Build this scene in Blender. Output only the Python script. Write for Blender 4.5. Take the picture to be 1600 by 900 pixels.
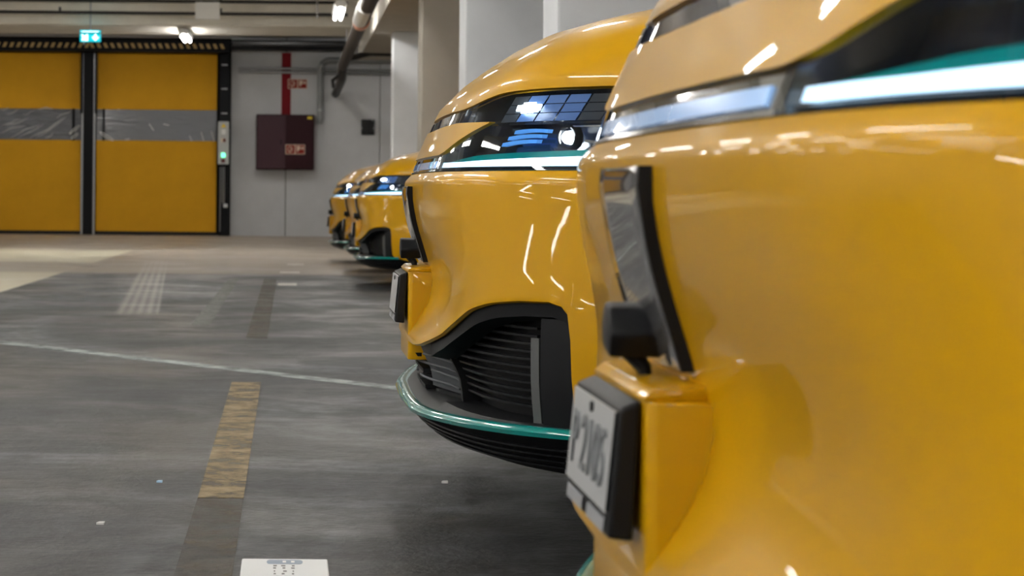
import bpy, math, random
from mathutils import Vector
random.seed(7)
for o in list(bpy.data.objects): bpy.data.objects.remove(o)
C = bpy.context.scene.collection
scn = bpy.context.scene
PI = math.pi
# ---------------------------------------------------------------- camera
HC = 0.579; F = 3300.0
cam = bpy.data.cameras.new('camera'); co = bpy.data.objects.new('camera', cam); C.objects.link(co)
co.location = (0, 0, HC); co.rotation_euler = (PI/2, -0.009, 0)
cam.sensor_width = 36; cam.lens = F/1600*36
cam.shift_x = (800-450)/1600; cam.shift_y = -(450-302)/1600
cam.clip_start = .05; cam.clip_end = 200
cam.dof.use_dof = True; cam.dof.focus_distance = 3.7; cam.dof.aperture_fstop = 13
scn.camera = co
# ---------------------------------------------------------------- world + exposure
w = bpy.data.worlds.new('world'); scn.world = w; w.use_nodes = True
w.node_tree.nodes['Background'].inputs[0].default_value = (.8, .85, .9, 1)
w.node_tree.nodes['Background'].inputs[1].default_value = .05
vs = scn.view_settings
vs.view_transform = 'Standard'; vs.look = 'None'; vs.gamma = 1; vs.use_curve_mapping = False; vs.exposure = 0.35
TUBE_POWER = 37.0

# ---------------------------------------------------------------- materials
MATS = {}
def mat(name, col, rough=.5, metal=0, coat=0, emit=None, estr=0, spec=.5, bump=0, bscale=40, var=0, vscale=3):
    m = bpy.data.materials.new(name); m.use_nodes = True; nt = m.node_tree
    b = nt.nodes['Principled BSDF']
    b.inputs['Base Color'].default_value = (*col, 1); b.inputs['Roughness'].default_value = rough
    b.inputs['Metallic'].default_value = metal; b.inputs['Coat Weight'].default_value = coat
    b.inputs['Coat Roughness'].default_value = .02; b.inputs['Specular IOR Level'].default_value = spec
    if emit:
        b.inputs['Emission Color'].default_value = (*emit, 1); b.inputs['Emission Strength'].default_value = estr
    if bump or var:
        tc = nt.nodes.new('ShaderNodeTexCoord')
    if bump:
        n = nt.nodes.new('ShaderNodeTexNoise'); n.inputs['Scale'].default_value = bscale; n.inputs['Detail'].default_value = 6
        nt.links.new(tc.outputs['Object'], n.inputs['Vector'])
        bp = nt.nodes.new('ShaderNodeBump'); bp.inputs['Strength'].default_value = bump; bp.inputs['Distance'].default_value = .02
        nt.links.new(n.outputs['Fac'], bp.inputs['Height']); nt.links.new(bp.outputs['Normal'], b.inputs['Normal'])
    if var:
        n = nt.nodes.new('ShaderNodeTexNoise'); n.inputs['Scale'].default_value = vscale; n.inputs['Detail'].default_value = 8
        n.inputs['Roughness'].default_value = .65
        nt.links.new(tc.outputs['Object'], n.inputs['Vector'])
        r = nt.nodes.new('ShaderNodeValToRGB')
        r.color_ramp.elements[0].position = .3; r.color_ramp.elements[1].position = .7
        r.color_ramp.elements[0].color = (*[c*(1-var) for c in col], 1); r.color_ramp.elements[1].color = (*[min(1, c*(1+var)) for c in col], 1)
        nt.links.new(n.outputs['Fac'], r.inputs['Fac']); nt.links.new(r.outputs['Color'], b.inputs['Base Color'])
    MATS[name] = m
    return m
mat('paint', (.53, .275, .0), .35, coat=.55, spec=.12)
MATS['paint'].node_tree.nodes['Principled BSDF'].inputs['Coat IOR'].default_value = 1.38
mat('black_plastic', (.006, .0065, .008), .42, spec=.25)
mat('black_satin', (.0055, .006, .0075), .5, spec=.2)
mat('grille_grey', (.075, .08, .088), .55, spec=.3)
mat('gloss_black', (.006, .007, .009), .06, coat=1)
mat('blue_glass', (.02, .05, .12), .05, coat=1)
mat('housing', (.006, .010, .022), .2, coat=.5)  # dark navy holds the blue lamp glow inside the lens
mat('teal', (.0, .22, .20), .22, coat=.6, spec=.3)
mat('led', (.9, .95, 1), .3, emit=(.50, .76, 1), estr=1.5)
mat('led_dim', (.35, .55, .9), .15, coat=1, emit=(.35, .6, 1), estr=.45)
mat('led_hot', (1, 1, 1), .3, emit=(.85, .94, 1), estr=9)
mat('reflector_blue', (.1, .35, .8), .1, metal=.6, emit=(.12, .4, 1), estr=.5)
mat('tile_grey', (.045, .055, .07), .5, spec=.2)
mat('tile_glow', (.06, .12, .26), .3, emit=(.05, .16, .5), estr=.2)  # blue spill from the running light put into cell colour and emission
mat('chrome', (.75, .76, .78), .12, metal=1)
mat('reflector_bar', (.09, .095, .095), .2, coat=.4)
mat('rubber', (.012, .012, .012), .8)
mat('alloy', (.35, .36, .37), .3, metal=.9)
mat('dark_glass', (.01, .013, .016), .03, coat=1)
mat('plaque', (.10, .10, .105), .09, coat=1)
mat('plate_silver', (.52, .53, .54), .35, metal=.3)
mat('plate_char', (.17, .18, .19), .4)
mat('plate_strip', (.30, .31, .33), .4)
mat('wall_grey', (.58, .59, .605), .85, bump=.06, bscale=30, var=.06, vscale=2)
mat('concrete_white', (.70, .715, .735), .8, bump=.05, bscale=25, var=.05)
mat('concrete_taupe', (.42, .39, .34), .85, bump=.05, bscale=25, var=.07)
mat('cream', (.86, .83, .75), .8, bump=.05, bscale=20, var=.08)
mat('left_wall', (.72, .68, .60), .8, var=.05)
mat('left_door', (.82, .82, .80), .5)
mat('frame_black', (.005, .0055, .0075), .55, spec=.2)
mat('curtain', (.68, .345, .010), .6, spec=.2, bump=.12, bscale=3, var=.06, vscale=2)
mat('hazard', (.50, .34, .13), .6)
mat('steel', (.42, .43, .45), .35, metal=.8)
mat('pipe_grey', (.24, .25, .25), .45)
mat('pipe_black', (.02, .02, .021), .5)
mat('pipe_brown', (.05, .04, .034), .6, spec=.2)
mat('copper', (.75, .32, .2), .4)
mat('cabinet', (.028, .004, .008), .5, spec=.2)
mat('cabinet_sheen', (.055, .018, .027), .4, spec=.3)  # maroon lightened by the reflection on the left door
mat('red', (.22, .004, .010), .6, spec=.2)
mat('sign_red', (.26, .02, .012), .6, spec=.2)
mat('sign_cream', (.75, .62, .48), .5)
mat('yellow', (.85, .6, .02), .5)
mat('box_grey', (.52, .53, .52), .5)
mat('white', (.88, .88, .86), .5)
mat('green_lamp', (.1, .8, .4), .4, emit=(.15, 1, .5), estr=2)
mat('dark_red', (.12, .01, .012), .4)
mat('exit_teal', (.0, .35, .38), .4, emit=(.0, .42, .5), estr=1.2)
mat('exit_white', (.9, 1, 1), .4, emit=(.7, 1, 1), estr=2.0)
mat('tube', (1, 1, 1), .4, emit=(1, .975, .93), estr=TUBE_POWER)
mat('lamp_white', (.75, .75, .74), .5)
mat('paper', (.74, .76, .77), .55, bump=.05, bscale=30)
mat('label_blue', (.27, .33, .42), .5)
mat('print', (.16, .16, .16), .6)
mat('speck', (.5, .75, .95), .3)
mat('line_white', (.62, .60, .56), .6, var=.15, vscale=20)
mat('glint_white', (.80, .81, .82), .25)  # white of the modelled highlights on the gate film
mat('under', (.008, .008, .008), .9)

def glass_thin(name, tint):
    m = bpy.data.materials.new(name); m.use_nodes = True; nt = m.node_tree; nt.nodes.clear()
    out = nt.nodes.new('ShaderNodeOutputMaterial'); mx = nt.nodes.new('ShaderNodeMixShader')
    t = nt.nodes.new('ShaderNodeBsdfTransparent'); t.inputs[0].default_value = (*tint, 1)
    g = nt.nodes.new('ShaderNodeBsdfGlossy'); g.inputs['Roughness'].default_value = .015
    fr = nt.nodes.new('ShaderNodeFresnel'); fr.inputs[0].default_value = 1.45
    nt.links.new(fr.outputs[0], mx.inputs[0]); nt.links.new(t.outputs[0], mx.inputs[1]); nt.links.new(g.outputs[0], mx.inputs[2])
    nt.links.new(mx.outputs[0], out.inputs[0]); MATS[name] = m
glass_thin('lens', (.93, .96, .98))

def worn_paint(name, col, keep):
    """faded floor paint: noise decides where it is worn through"""
    m = bpy.data.materials.new(name); m.use_nodes = True; nt = m.node_tree
    b = nt.nodes['Principled BSDF']; out = nt.nodes['Material Output']
    b.inputs['Base Color'].default_value = (*col, 1); b.inputs['Roughness'].default_value = .6
    tc = nt.nodes.new('ShaderNodeTexCoord'); n = nt.nodes.new('ShaderNodeTexNoise')
    n.inputs['Scale'].default_value = 9; n.inputs['Detail'].default_value = 9; n.inputs['Roughness'].default_value = .75
    nt.links.new(tc.outputs['Object'], n.inputs['Vector'])
    r = nt.nodes.new('ShaderNodeValToRGB'); r.color_ramp.elements[0].position = .62-keep*.5; r.color_ramp.elements[1].position = .95-keep*.5
    nt.links.new(n.outputs['Fac'], r.inputs['Fac'])
    t = nt.nodes.new('ShaderNodeBsdfTransparent'); mx = nt.nodes.new('ShaderNodeMixShader')
    nt.links.new(r.outputs['Color'], mx.inputs[0]); nt.links.new(t.outputs[0], mx.inputs[1]); nt.links.new(b.outputs[0], mx.inputs[2])
    nt.links.new(mx.outputs[0], out.inputs[0]); MATS[name] = m
worn_paint('paint_tan', (.30, .225, .115), .66)
worn_paint('paint_brown', (.10, .08, .05), .5)
worn_paint('paint_pale', (.26, .27, .25), .55)
worn_paint('paint_line', (.32, .36, .35), .75)

def pvc(name, crinkle):
    m = bpy.data.materials.new(name); m.use_nodes = True; nt = m.node_tree; b = nt.nodes['Principled BSDF']
    b.inputs['Base Color'].default_value = (.20, .21, .235, 1); b.inputs['Roughness'].default_value = .12; b.inputs['Coat Weight'].default_value = .6
    tc = nt.nodes.new('ShaderNodeTexCoord'); mp = nt.nodes.new('ShaderNodeMapping')
    mp.inputs['Rotation'].default_value = (0, .62, 0); mp.inputs['Scale'].default_value = (2.2, 2, 14)
    n = nt.nodes.new('ShaderNodeTexNoise'); n.inputs['Scale'].default_value = 1.3; n.inputs['Detail'].default_value = 4; n.inputs['Distortion'].default_value = .6
    nt.links.new(tc.outputs['Object'], mp.inputs[0]); nt.links.new(mp.outputs[0], n.inputs['Vector'])
    bp = nt.nodes.new('ShaderNodeBump'); bp.inputs['Strength'].default_value = crinkle; bp.inputs['Distance'].default_value = .1
    nt.links.new(n.outputs['Fac'], bp.inputs['Height']); nt.links.new(bp.outputs['Normal'], b.inputs['Normal']); nt.links.new(bp.outputs['Normal'], b.inputs['Coat Normal'])
    MATS[name] = m
pvc('pvc_crinkled', .9); pvc('pvc_smooth', .25)

def floor_material():
    m = bpy.data.materials.new('floor'); m.use_nodes = True; nt = m.node_tree; b = nt.nodes['Principled BSDF']; L = nt.links
    b.inputs['Specular IOR Level'].default_value = .22
    tc = nt.nodes.new('ShaderNodeTexCoord'); sx = nt.nodes.new('ShaderNodeSeparateXYZ'); L.new(tc.outputs['Object'], sx.inputs[0])
    def math_(op, a, b_=None, c=None):
        n = nt.nodes.new('ShaderNodeMath'); n.operation = op
        for i, v in enumerate((a, b_, c)):
            if v is None: continue
            if isinstance(v, (int, float)): n.inputs[i].default_value = v
            else: L.new(v, n.inputs[i])
        return n.outputs[0]
    def noise(scale, detail=8, rough=.6, vec=None, dist=0):
        n = nt.nodes.new('ShaderNodeTexNoise'); n.inputs['Scale'].default_value = scale; n.inputs['Detail'].default_value = detail
        n.inputs['Roughness'].default_value = rough; n.inputs['Distortion'].default_value = dist
        L.new(vec or tc.outputs['Object'], n.inputs['Vector']); return n.outputs['Fac']
    def step(v, a, b_):
        n = nt.nodes.new('ShaderNodeMapRange'); n.interpolation_type = 'SMOOTHSTEP'
        L.new(v, n.inputs[0]); n.inputs[1].default_value = a; n.inputs[2].default_value = b_; return n.outputs[0]
    def mix(f, a, b_):
        n = nt.nodes.new('ShaderNodeMix'); n.data_type = 'RGBA'
        if isinstance(f, (int, float)): n.inputs[0].default_value = f
        else: L.new(f, n.inputs[0])
        for i, v in ((6, a), (7, b_)):
            if isinstance(v, tuple): n.inputs[i].default_value = (*v, 1)
            else: L.new(v, n.inputs[i])
        return n.outputs[2]
    X, Y = sx.outputs[0], sx.outputs[1]
    n1 = noise(1.1, 9, .65, dist=.4); n2 = noise(9, 9, .75); n3 = noise(60, 4, .6)
    dark = mix(step(n1, .40, .62), (.016, .015, .0135), (.085, .085, .086))
    dark = mix(math_('MULTIPLY', step(n2, .45, .8), .6), dark, (.125, .125, .127))
    dark = mix(math_('MULTIPLY', step(n2, .55, .3), .45), dark, (.013, .012, .010))
    # brush and mop streaks: strongly stretched noise
    mp = nt.nodes.new('ShaderNodeMapping'); mp.inputs['Scale'].default_value = (1.2, 9, 1); mp.inputs['Rotation'].default_value = (0, 0, .12)
    L.new(tc.outputs['Object'], mp.inputs[0])
    ns = noise(1.2, 8, .7, mp.outputs[0])
    mp2 = nt.nodes.new('ShaderNodeMapping'); mp2.inputs['Scale'].default_value = (6, 1, 1); mp2.inputs['Rotation'].default_value = (0, 0, .5); L.new(tc.outputs['Object'], mp2.inputs[0])
    ns2 = noise(1.5, 8, .7, mp2.outputs[0])
    dark = mix(math_('MULTIPLY', step(ns2, .5, .72), .5), dark, (.14, .138, .135))
    dark = mix(math_('MULTIPLY', step(noise(.55, 4, .6), .5, .62), .45), dark, (.022, .020, .018))
    dark = mix(math_('MULTIPLY', step(ns, .5, .75), .75), dark, (.15, .15, .154))
    dark = mix(math_('MULTIPLY', step(n3, .52, .75), .35), dark, (.20, .20, .20))
    dark = mix(math_('MULTIPLY', step(n3, .48, .25), .4), dark, (.012, .011, .010))
    # pale rubber sweeps: rings (cx, cy, r, half width)
    ripple = noise(30, 3, .5)
    for cx, cy, r, hw, k in ((-2.3, 4.9, 1.35, .16, .6), (-2.3, 4.9, .8, .5, .45), (1.4, 9.5, 2.6, .16, .6), (.75, 5.6, .75, .16, .5), (.75, 5.6, .45, .1, .45), (-1.1, -1.2, 5.9, .12, .6), (-1.3, -2.6, 6.75, .07, .4), (-3.8, 13.5, 2.9, .75, .85), (.3, 13.2, 1.1, .35, .5), (.9, 3.3, 1.0, .2, .35)):
        dx = math_('SUBTRACT', X, cx); dy = math_('SUBTRACT', Y, cy)
        d = math_('SQRT', math_('ADD', math_('MULTIPLY', dx, dx), math_('MULTIPLY', dy, dy)))
        e = math_('ABSOLUTE', math_('SUBTRACT', d, r))
        band = step(e, hw, hw*.6)
        tread = math_('ADD', .8, math_('MULTIPLY', math_('SINE', math_('MULTIPLY', math_('ADD', d, math_('MULTIPLY', n1, .25)), 90)), .2))
        f = math_('MULTIPLY', math_('MULTIPLY', band, tread), math_('MULTIPLY', step(n2, .35, .62), k))
        dark = mix(f, dark, (.26, .265, .27))
    tint = nt.nodes.new('ShaderNodeMix'); tint.data_type = 'RGBA'; tint.blend_type = 'MULTIPLY'; tint.inputs[0].default_value = 1; tint.inputs[7].default_value = (.64, .67, .70, 1); L.new(dark, tint.inputs[6]); dark = tint.outputs[2]
    # straight tyre track with five ribs
    q = math_('ADD', X, math_('MULTIPLY', math_('SUBTRACT', Y, 10.7), .052)); q = math_('ADD', q, .76)
    track = math_('MULTIPLY', step(math_('ABSOLUTE', q), .12, .10), math_('MULTIPLY', step(Y, 10.4, 10.9), step(Y, 22, 17)))
    ribs = math_('ADD', .5, math_('MULTIPLY', math_('SINE', math_('MULTIPLY', q, 130)), .5))
    tf = math_('MULTIPLY', track, math_('ADD', .2, math_('MULTIPLY', ribs, .4)))
    # beige painted zones: everything past the cross line, and left of the aisle edge
    edge = math_('MULTIPLY', math_('SUBTRACT', n2, .5), .5)
    far = step(math_('ADD', Y, edge), 16.2, 16.9)
    left = math_('MULTIPLY', step(math_('ADD', X, math_('MULTIPLY', edge, .08)), -1.74, -1.78), step(Y, 10.5, 11.5))
    taupe = mix(step(n1, .3, .7), (.26, .215, .17), (.40, .345, .28))
    taupe = mix(math_('MULTIPLY', step(ns, .45, .7), .5), taupe, (.46, .42, .35))
    beige = mix(step(n1, .3, .75), (.52, .48, .36), (.64, .60, .47))
    col = mix(math_('MULTIPLY', far, .92), dark, taupe)
    lz = math_('MULTIPLY', left, math_('SUBTRACT', 1, math_('MULTIPLY', step(math_('ABSOLUTE', math_('SUBTRACT', Y, 18.0)), 1.6, 1.0), .75)))
    lz = math_('MULTIPLY', lz, step(Y, 25, 23))
    col = mix(lz, col, beige)
    col = mix(tf, col, (.42, .40, .37))
    L.new(col, b.inputs['Base Color'])
    rg = math_('ADD', .28, math_('MULTIPLY', step(n1, .35, .65), .3)); L.new(rg, b.inputs['Roughness'])
    bp = nt.nodes.new('ShaderNodeBump'); bp.inputs['Strength'].default_value = .35; bp.inputs['Distance'].default_value = .01
    L.new(math_('ADD', n3, math_('MULTIPLY', n2, 1.5)), bp.inputs['Height']); L.new(bp.outputs['Normal'], b.inputs['Normal'])
    MATS['floor'] = m
floor_material()

# ---------------------------------------------------------------- mesh helpers
class MB:
    def __init__(s): s.v = []; s.f = []
    def add(s, vs_, fs):
        k = len(s.v); s.v += [tuple(p) for p in vs_]; s.f += [tuple(i+k for i in f) for f in fs]; return s
    def box(s, x0, x1, y0, y1, z0, z1):
        return s.add([(x, y, z) for z in (z0, z1) for y in (y0, y1) for x in (x0, x1)],
                     [(0, 2, 3, 1), (4, 5, 7, 6), (0, 1, 5, 4), (2, 6, 7, 3), (0, 4, 6, 2), (1, 3, 7, 5)])
    def grid(s, rows, flip=False):
        n = len(rows[0]); vs_ = [p for r in rows for p in r]; fs = []
        for i in range(len(rows)-1):
            for j in range(n-1):
                a = (i*n+j, i*n+j+1, (i+1)*n+j+1, (i+1)*n+j); fs.append(a[::-1] if flip else a)
        return s.add(vs_, fs)
    def tube(s, pts, r, n=8, ry=None):
        rings = []
        for i, p in enumerate(pts):
            p = Vector(p); d = (Vector(pts[min(i+1, len(pts)-1)])-Vector(pts[max(i-1, 0)])).normalized()
            up = Vector((0, 0, 1)) if abs(d.z) < .9 else Vector((1, 0, 0))
            a = d.cross(up).normalized(); b_ = a.cross(d).normalized()
            rr = r if not isinstance(r, (list, tuple)) else r[i]
            rings.append([p+a*rr*math.cos(2*PI*k/n)+b_*(ry or rr)*math.sin(2*PI*k/n) for k in range(n)])
        k0 = len(s.v)
        for rg in rings: s.v += [tuple(q) for q in rg]
        for i in range(len(rings)-1):
            for k in range(n):
                s.f.append((k0+i*n+k, k0+i*n+(k+1) % n, k0+(i+1)*n+(k+1) % n, k0+(i+1)*n+k))
        s.f.append(tuple(k0+k for k in range(n))[::-1]); s.f.append(tuple(k0+(len(rings)-1)*n+k for k in range(n)))
        return s
    def prism(s, poly, axis, a, b_):
        """poly: 2D points; extruded along axis ('x','y','z') from a to b"""
        def P(p, t): return {'x': (t, p[0], p[1]), 'y': (p[0], t, p[1]), 'z': (p[0], p[1], t)}[axis]
        n = len(poly)
        return s.add([P(p, a) for p in poly]+[P(p, b_) for p in poly],
                     [tuple(range(n))[::-1], tuple(range(n, 2*n))]+[(i, (i+1) % n, n+(i+1) % n, n+i) for i in range(n)])
    def lathe(s, prof, axis_y, c, n=28):
        """profile (r, y) about a y-parallel axis through c=(x,z)"""
        rows = [[(c[0]+r*math.cos(2*PI*k/n), axis_y+y, c[1]+r*math.sin(2*PI*k/n)) for k in range(n+1)] for r, y in prof]
        return s.grid(rows)
    def mesh(s, name, smooth=False, bevel=0):
        import bmesh
        me = bpy.data.meshes.new(name); bm = bmesh.new()
        vs_ = [bm.verts.new(p) for p in s.v]
        for f in s.f:
            try: bm.faces.new([vs_[i] for i in f])
            except ValueError: pass
        bmesh.ops.remove_doubles(bm, verts=bm.verts, dist=1e-6)
        bmesh.ops.recalc_face_normals(bm, faces=bm.faces)
        if bevel:
            bmesh.ops.bevel(bm, geom=[e for e in bm.edges if len(e.link_faces) == 2 and e.calc_face_angle(0) > .6], offset=bevel, segments=2, affect='EDGES', profile=.6)
        bm.to_mesh(me); bm.free()
        if smooth:
            for p in me.polygons: p.use_smooth = True
            if smooth != 'all':
                me.set_sharp_from_angle(angle=.7)
        return me
def link(name, me, m, parent=None, label=None, cat=None, group=None, kind=None):
    o = bpy.data.objects.new(name, me); C.objects.link(o)
    if me is not None and m and not me.materials: me.materials.append(MATS[m])
    if parent: o.parent = parent
    for k, v in (('label', label), ('category', cat), ('group', group), ('kind', kind)):
        if v: o[k] = v
    return o
def obj(name, mb, m, parent=None, smooth=False, bevel=0, **kw): return link(name, mb.mesh(name, smooth, bevel), m, parent, **kw)
def empty(name, loc, label, cat, group=None, rz=0):
    o = link(name, None, None, None, label, cat, group); o.location = loc; o.rotation_euler = (0, 0, rz); return o
def B(*a): return MB().box(*a)
def text_mesh(body, size, depth):
    cu = bpy.data.curves.new('lettering', 'FONT'); cu.body = body; cu.size = size; cu.extrude = depth; cu.align_x = 'CENTER'; cu.align_y = 'CENTER'
    o = bpy.data.objects.new('tmp', cu); C.objects.link(o); bpy.context.view_layer.update()
    me = bpy.data.meshes.new_from_object(o.evaluated_get(bpy.context.evaluated_depsgraph_get()))
    bpy.data.objects.remove(o); return me

# ---------------------------------------------------------------- setting
def lin0(n): return [i/n for i in range(n+1)]
def fz(y): return -.004*(y-2)         # the slab falls slightly towards the gate
D = 35.0; XL, XR, YB = -15.0, 7.5, -17.0; ZC = 3.15
rows = [[(XL+(XR-XL)*i/8, YB+(D+.3-YB)*j/30, fz(YB+(D+.3-YB)*j/30)) for i in range(9)] for j in range(31)]
floor = obj('floor', MB().grid(rows), 'floor', kind='structure')
def strip(name, pts, m, lift=.0015):
    """thin coat of paint on the slab"""
    mb = MB(); n = len(pts)
    lo = [(x, y, fz(y)-.002) for x, y in pts]; hi = [(x, y, fz(y)+lift) for x, y in pts]
    mb.add(lo+hi, [tuple(range(n, 2*n))]+[(i, (i+1) % n, n+(i+1) % n, n+i) for i in range(n)])
    return obj(name, mb, m, floor)
strip('parking_line', [(-.168, 4.06), (-.08, 4.06), (-.08, 6.66), (-.172, 6.66)], 'paint_tan')
strip('parking_line', [(-.168, 1.5), (-.08, 1.5), (-.08, 4.05), (-.168, 4.05)], 'paint_brown')
strip('parking_line', [(-.17, 8.8), (-.08, 8.8), (-.08, 15.6), (-.17, 15.6)], 'paint_brown')
strip('faded_stripe', [(-.44, 9.7), (-.355, 9.7), (-.355, 15.7), (-.43, 15.7)], 'paint_pale')
strip('pale_line', [(-2.7, 10.36), (.62, 6.08), (.65, 6.17), (-2.67, 10.47)], 'paint_line')
for x0, x1, y0, y1 in ((-.065, .065, 14.4, 14.75), (-.06, .10, 16.9, 17.25), (0, .15, 19.1, 19.4)):
    strip('white_dash', [(x0, y0), (x1, y0), (x1, y1), (x0, y1)], 'line_white', .002)
obj('ceiling', B(XL, XR, YB, D+.3, ZC, ZC+.2), 'concrete_taupe', kind='structure')
obj('wall_left', B(XL-.2, XL, YB, D+.3, -.4, ZC), 'left_wall', kind='structure')
obj('wall_right', B(XR, XR+.2, YB, D+.3, -.4, ZC), 'wall_grey', kind='structure')
obj('wall_front', B(XL-.2, XR+.2, YB-.2, YB, -.4, ZC), 'left_wall', kind='structure')
wb = obj('wall_back', B(XL-.2, XR+.2, D+.02, D+.3, -.4, ZC), 'frame_black', kind='structure')
def wx(px): return (px-450)/F*D
def wz(y): return HC+(302-y)/F*D
for a, b_ in ((360, 445.4), (446.6, 591.5), (592.5, 720), (721, 860), (861, 1155)):      # concrete wall panels with open joints
    obj('wall_panel', B(wx(a), wx(b_), D-.10, D+.03, -.3, ZC), 'wall_grey', wb, bevel=.006)
obj('wall_panel', B(XL, -5.62, D-.10, D+.03, -.3, ZC), 'wall_grey', wb, bevel=.006)
for k, (y0, y1, z0, z1) in enumerate(((-1.5, 1.2, 0, 2.2), (4.2, 6.6, .0, 2.4), (9.5, 12.5, .9, 2.2), (15, 18, .9, 2.2), (21, 24, 0, 2.4))):
    dn = obj('door_%d' % (k+1), B(XL, XL+.06, y0, y1, z0+fz(y0)*(z0 == 0), z1), 'left_door', kind='structure', bevel=.01)
    obj('door_frame', B(XL, XL+.08, y0-.12, y0-.003, z0-.02, z1+.1), 'steel', dn)
    obj('door_frame', B(XL, XL+.08, y1+.003, y1+.12, z0-.02, z1+.1), 'steel', dn)
# transverse beams and the beam along the pillars
obj('trim_1', B(XL, XR, 28.0, 29.7, 2.79, ZC+.01), 'cream', kind='structure', bevel=.01)
for k, y in enumerate((2.5, 11.0, 19.6)):
    obj('trim_%d' % (k+3), B(XL, 1.0, y, y+.5, 2.86, ZC+.01), 'cream', kind='structure', bevel=.01)
obj('trim_2', B(1.0, 1.95, YB, 30.6, 2.52, ZC+.01), 'concrete_taupe', kind='structure', bevel=.01)
PIL = [(1.0, 7.9, 'first'), (1.0, 12.0, 'second'), (1.0, 15.95, 'third'), (1.24, 25.2, 'last'), (1.0, -1.2, None)]
for k, (x, y, nm) in enumerate(PIL):
    p = obj('pillar', B(x, x+.45, y, y+.44, fz(y)-.03, 2.53), 'concrete_white' if k != 2 else 'concrete_taupe', bevel=.012, kind='structure')

# luminaires
def luminaire(x, y, z, label, group, ln=1.5):
    r = empty('ceiling_light', (x, y, z), label, 'ceiling light', group)
    obj('lamp_body', MB().prism([(-.05, .035), (.05, .035), (.075, .075), (.05, .10), (-.05, .10), (-.075, .075)], 'y', 0, ln), 'lamp_white', r)
    for s in (-.035, .035):
        obj('tube', MB().tube([(s, .03, .015), (s, ln-.03, .015)], .016, 8), 'tube', r, smooth=True)
        obj('tube_socket', B(s-.012, s+.012, .0, .03, 0, .04), 'lamp_white', r)
        obj('tube_socket', B(s-.012, s+.012, ln-.03, ln, 0, .04), 'lamp_white', r)
    for q in (.25, ln-.25):
        obj('hanger', MB().tube([(0, q, .095), (0, q, max(.1, ZC-z))], .006, 6), 'steel', r)
for y in (-13, -9, -5, -1, 3, 7, 11, 15, 20.2, 24.0): luminaire(.58, y, 2.63 if y < 23 else 2.67, 'twin-tube fluorescent light hung in line above the yellow car noses', 'lights above the car noses')
for y in (-13, -9, -5.5, -2.9, -.3, 2.9, 6, 9, 13.0, 22.0): luminaire(-1.42, y, 2.75, 'twin-tube fluorescent light hung over the driving aisle', 'lights over the aisle')
for x in (-6.6, -3.4, -.2, 3.0): luminaire(x, 31.4, 3.04, 'added unseen fluorescent light between the cream beam and the gate wall', 'added lights before the gate wall')  # fixtures added out of view behind the beam to brighten the gate wall
luminaire(-1.42, 28.3, 2.67, 'lit fluorescent light under the cream beam before the roller gate', None, 1.2)
for x in (-6.6, -3.6, -1.0): luminaire(x, 23.4, 3.03, 'added unseen fluorescent light fixed to the ceiling short of the cream beam', 'added lights short of the cream beam')  # fixtures added above the view to brighten the front of the beam
for y in (-12, -8.5, -5.5, -2.9, -.3, 2.9, 6, 9, 13, 22): luminaire(-3.4, y, 2.75, 'added unseen twin-tube fluorescent light in the middle of the wide aisle', 'added lights in the middle of the aisle')  # row added out of view to make light streaks on the fenders
for y in (-12, -8.5, -5.5, -2.9, -.3, 2.9, 6, 13, 22): luminaire(-5.2, y, 2.75, 'twin-tube fluorescent light along the far edge of the aisle', 'lights along the far aisle edge')
for xx, nm in ((-7.4, 'nearer'), (-9.8, 'middle'), (-12.2, 'outer')):
    for y in (-11, -8, -5, -2, 1, 4, 8, 14, 20): luminaire(xx, y, 2.75, 'added unseen twin-tube fluorescent light in the %s row of the far bay beyond the aisle' % nm, 'added lights in the %s row of the far bay' % nm)  # unseen rows added so the fenders have tubes to reflect
for y in (-13, -9, -4, 2, 6, 10, 18.2, 23): luminaire(3.8, y, 2.72, 'twin-tube fluorescent light hung above the car roofs', 'lights above the car roofs')

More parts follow.
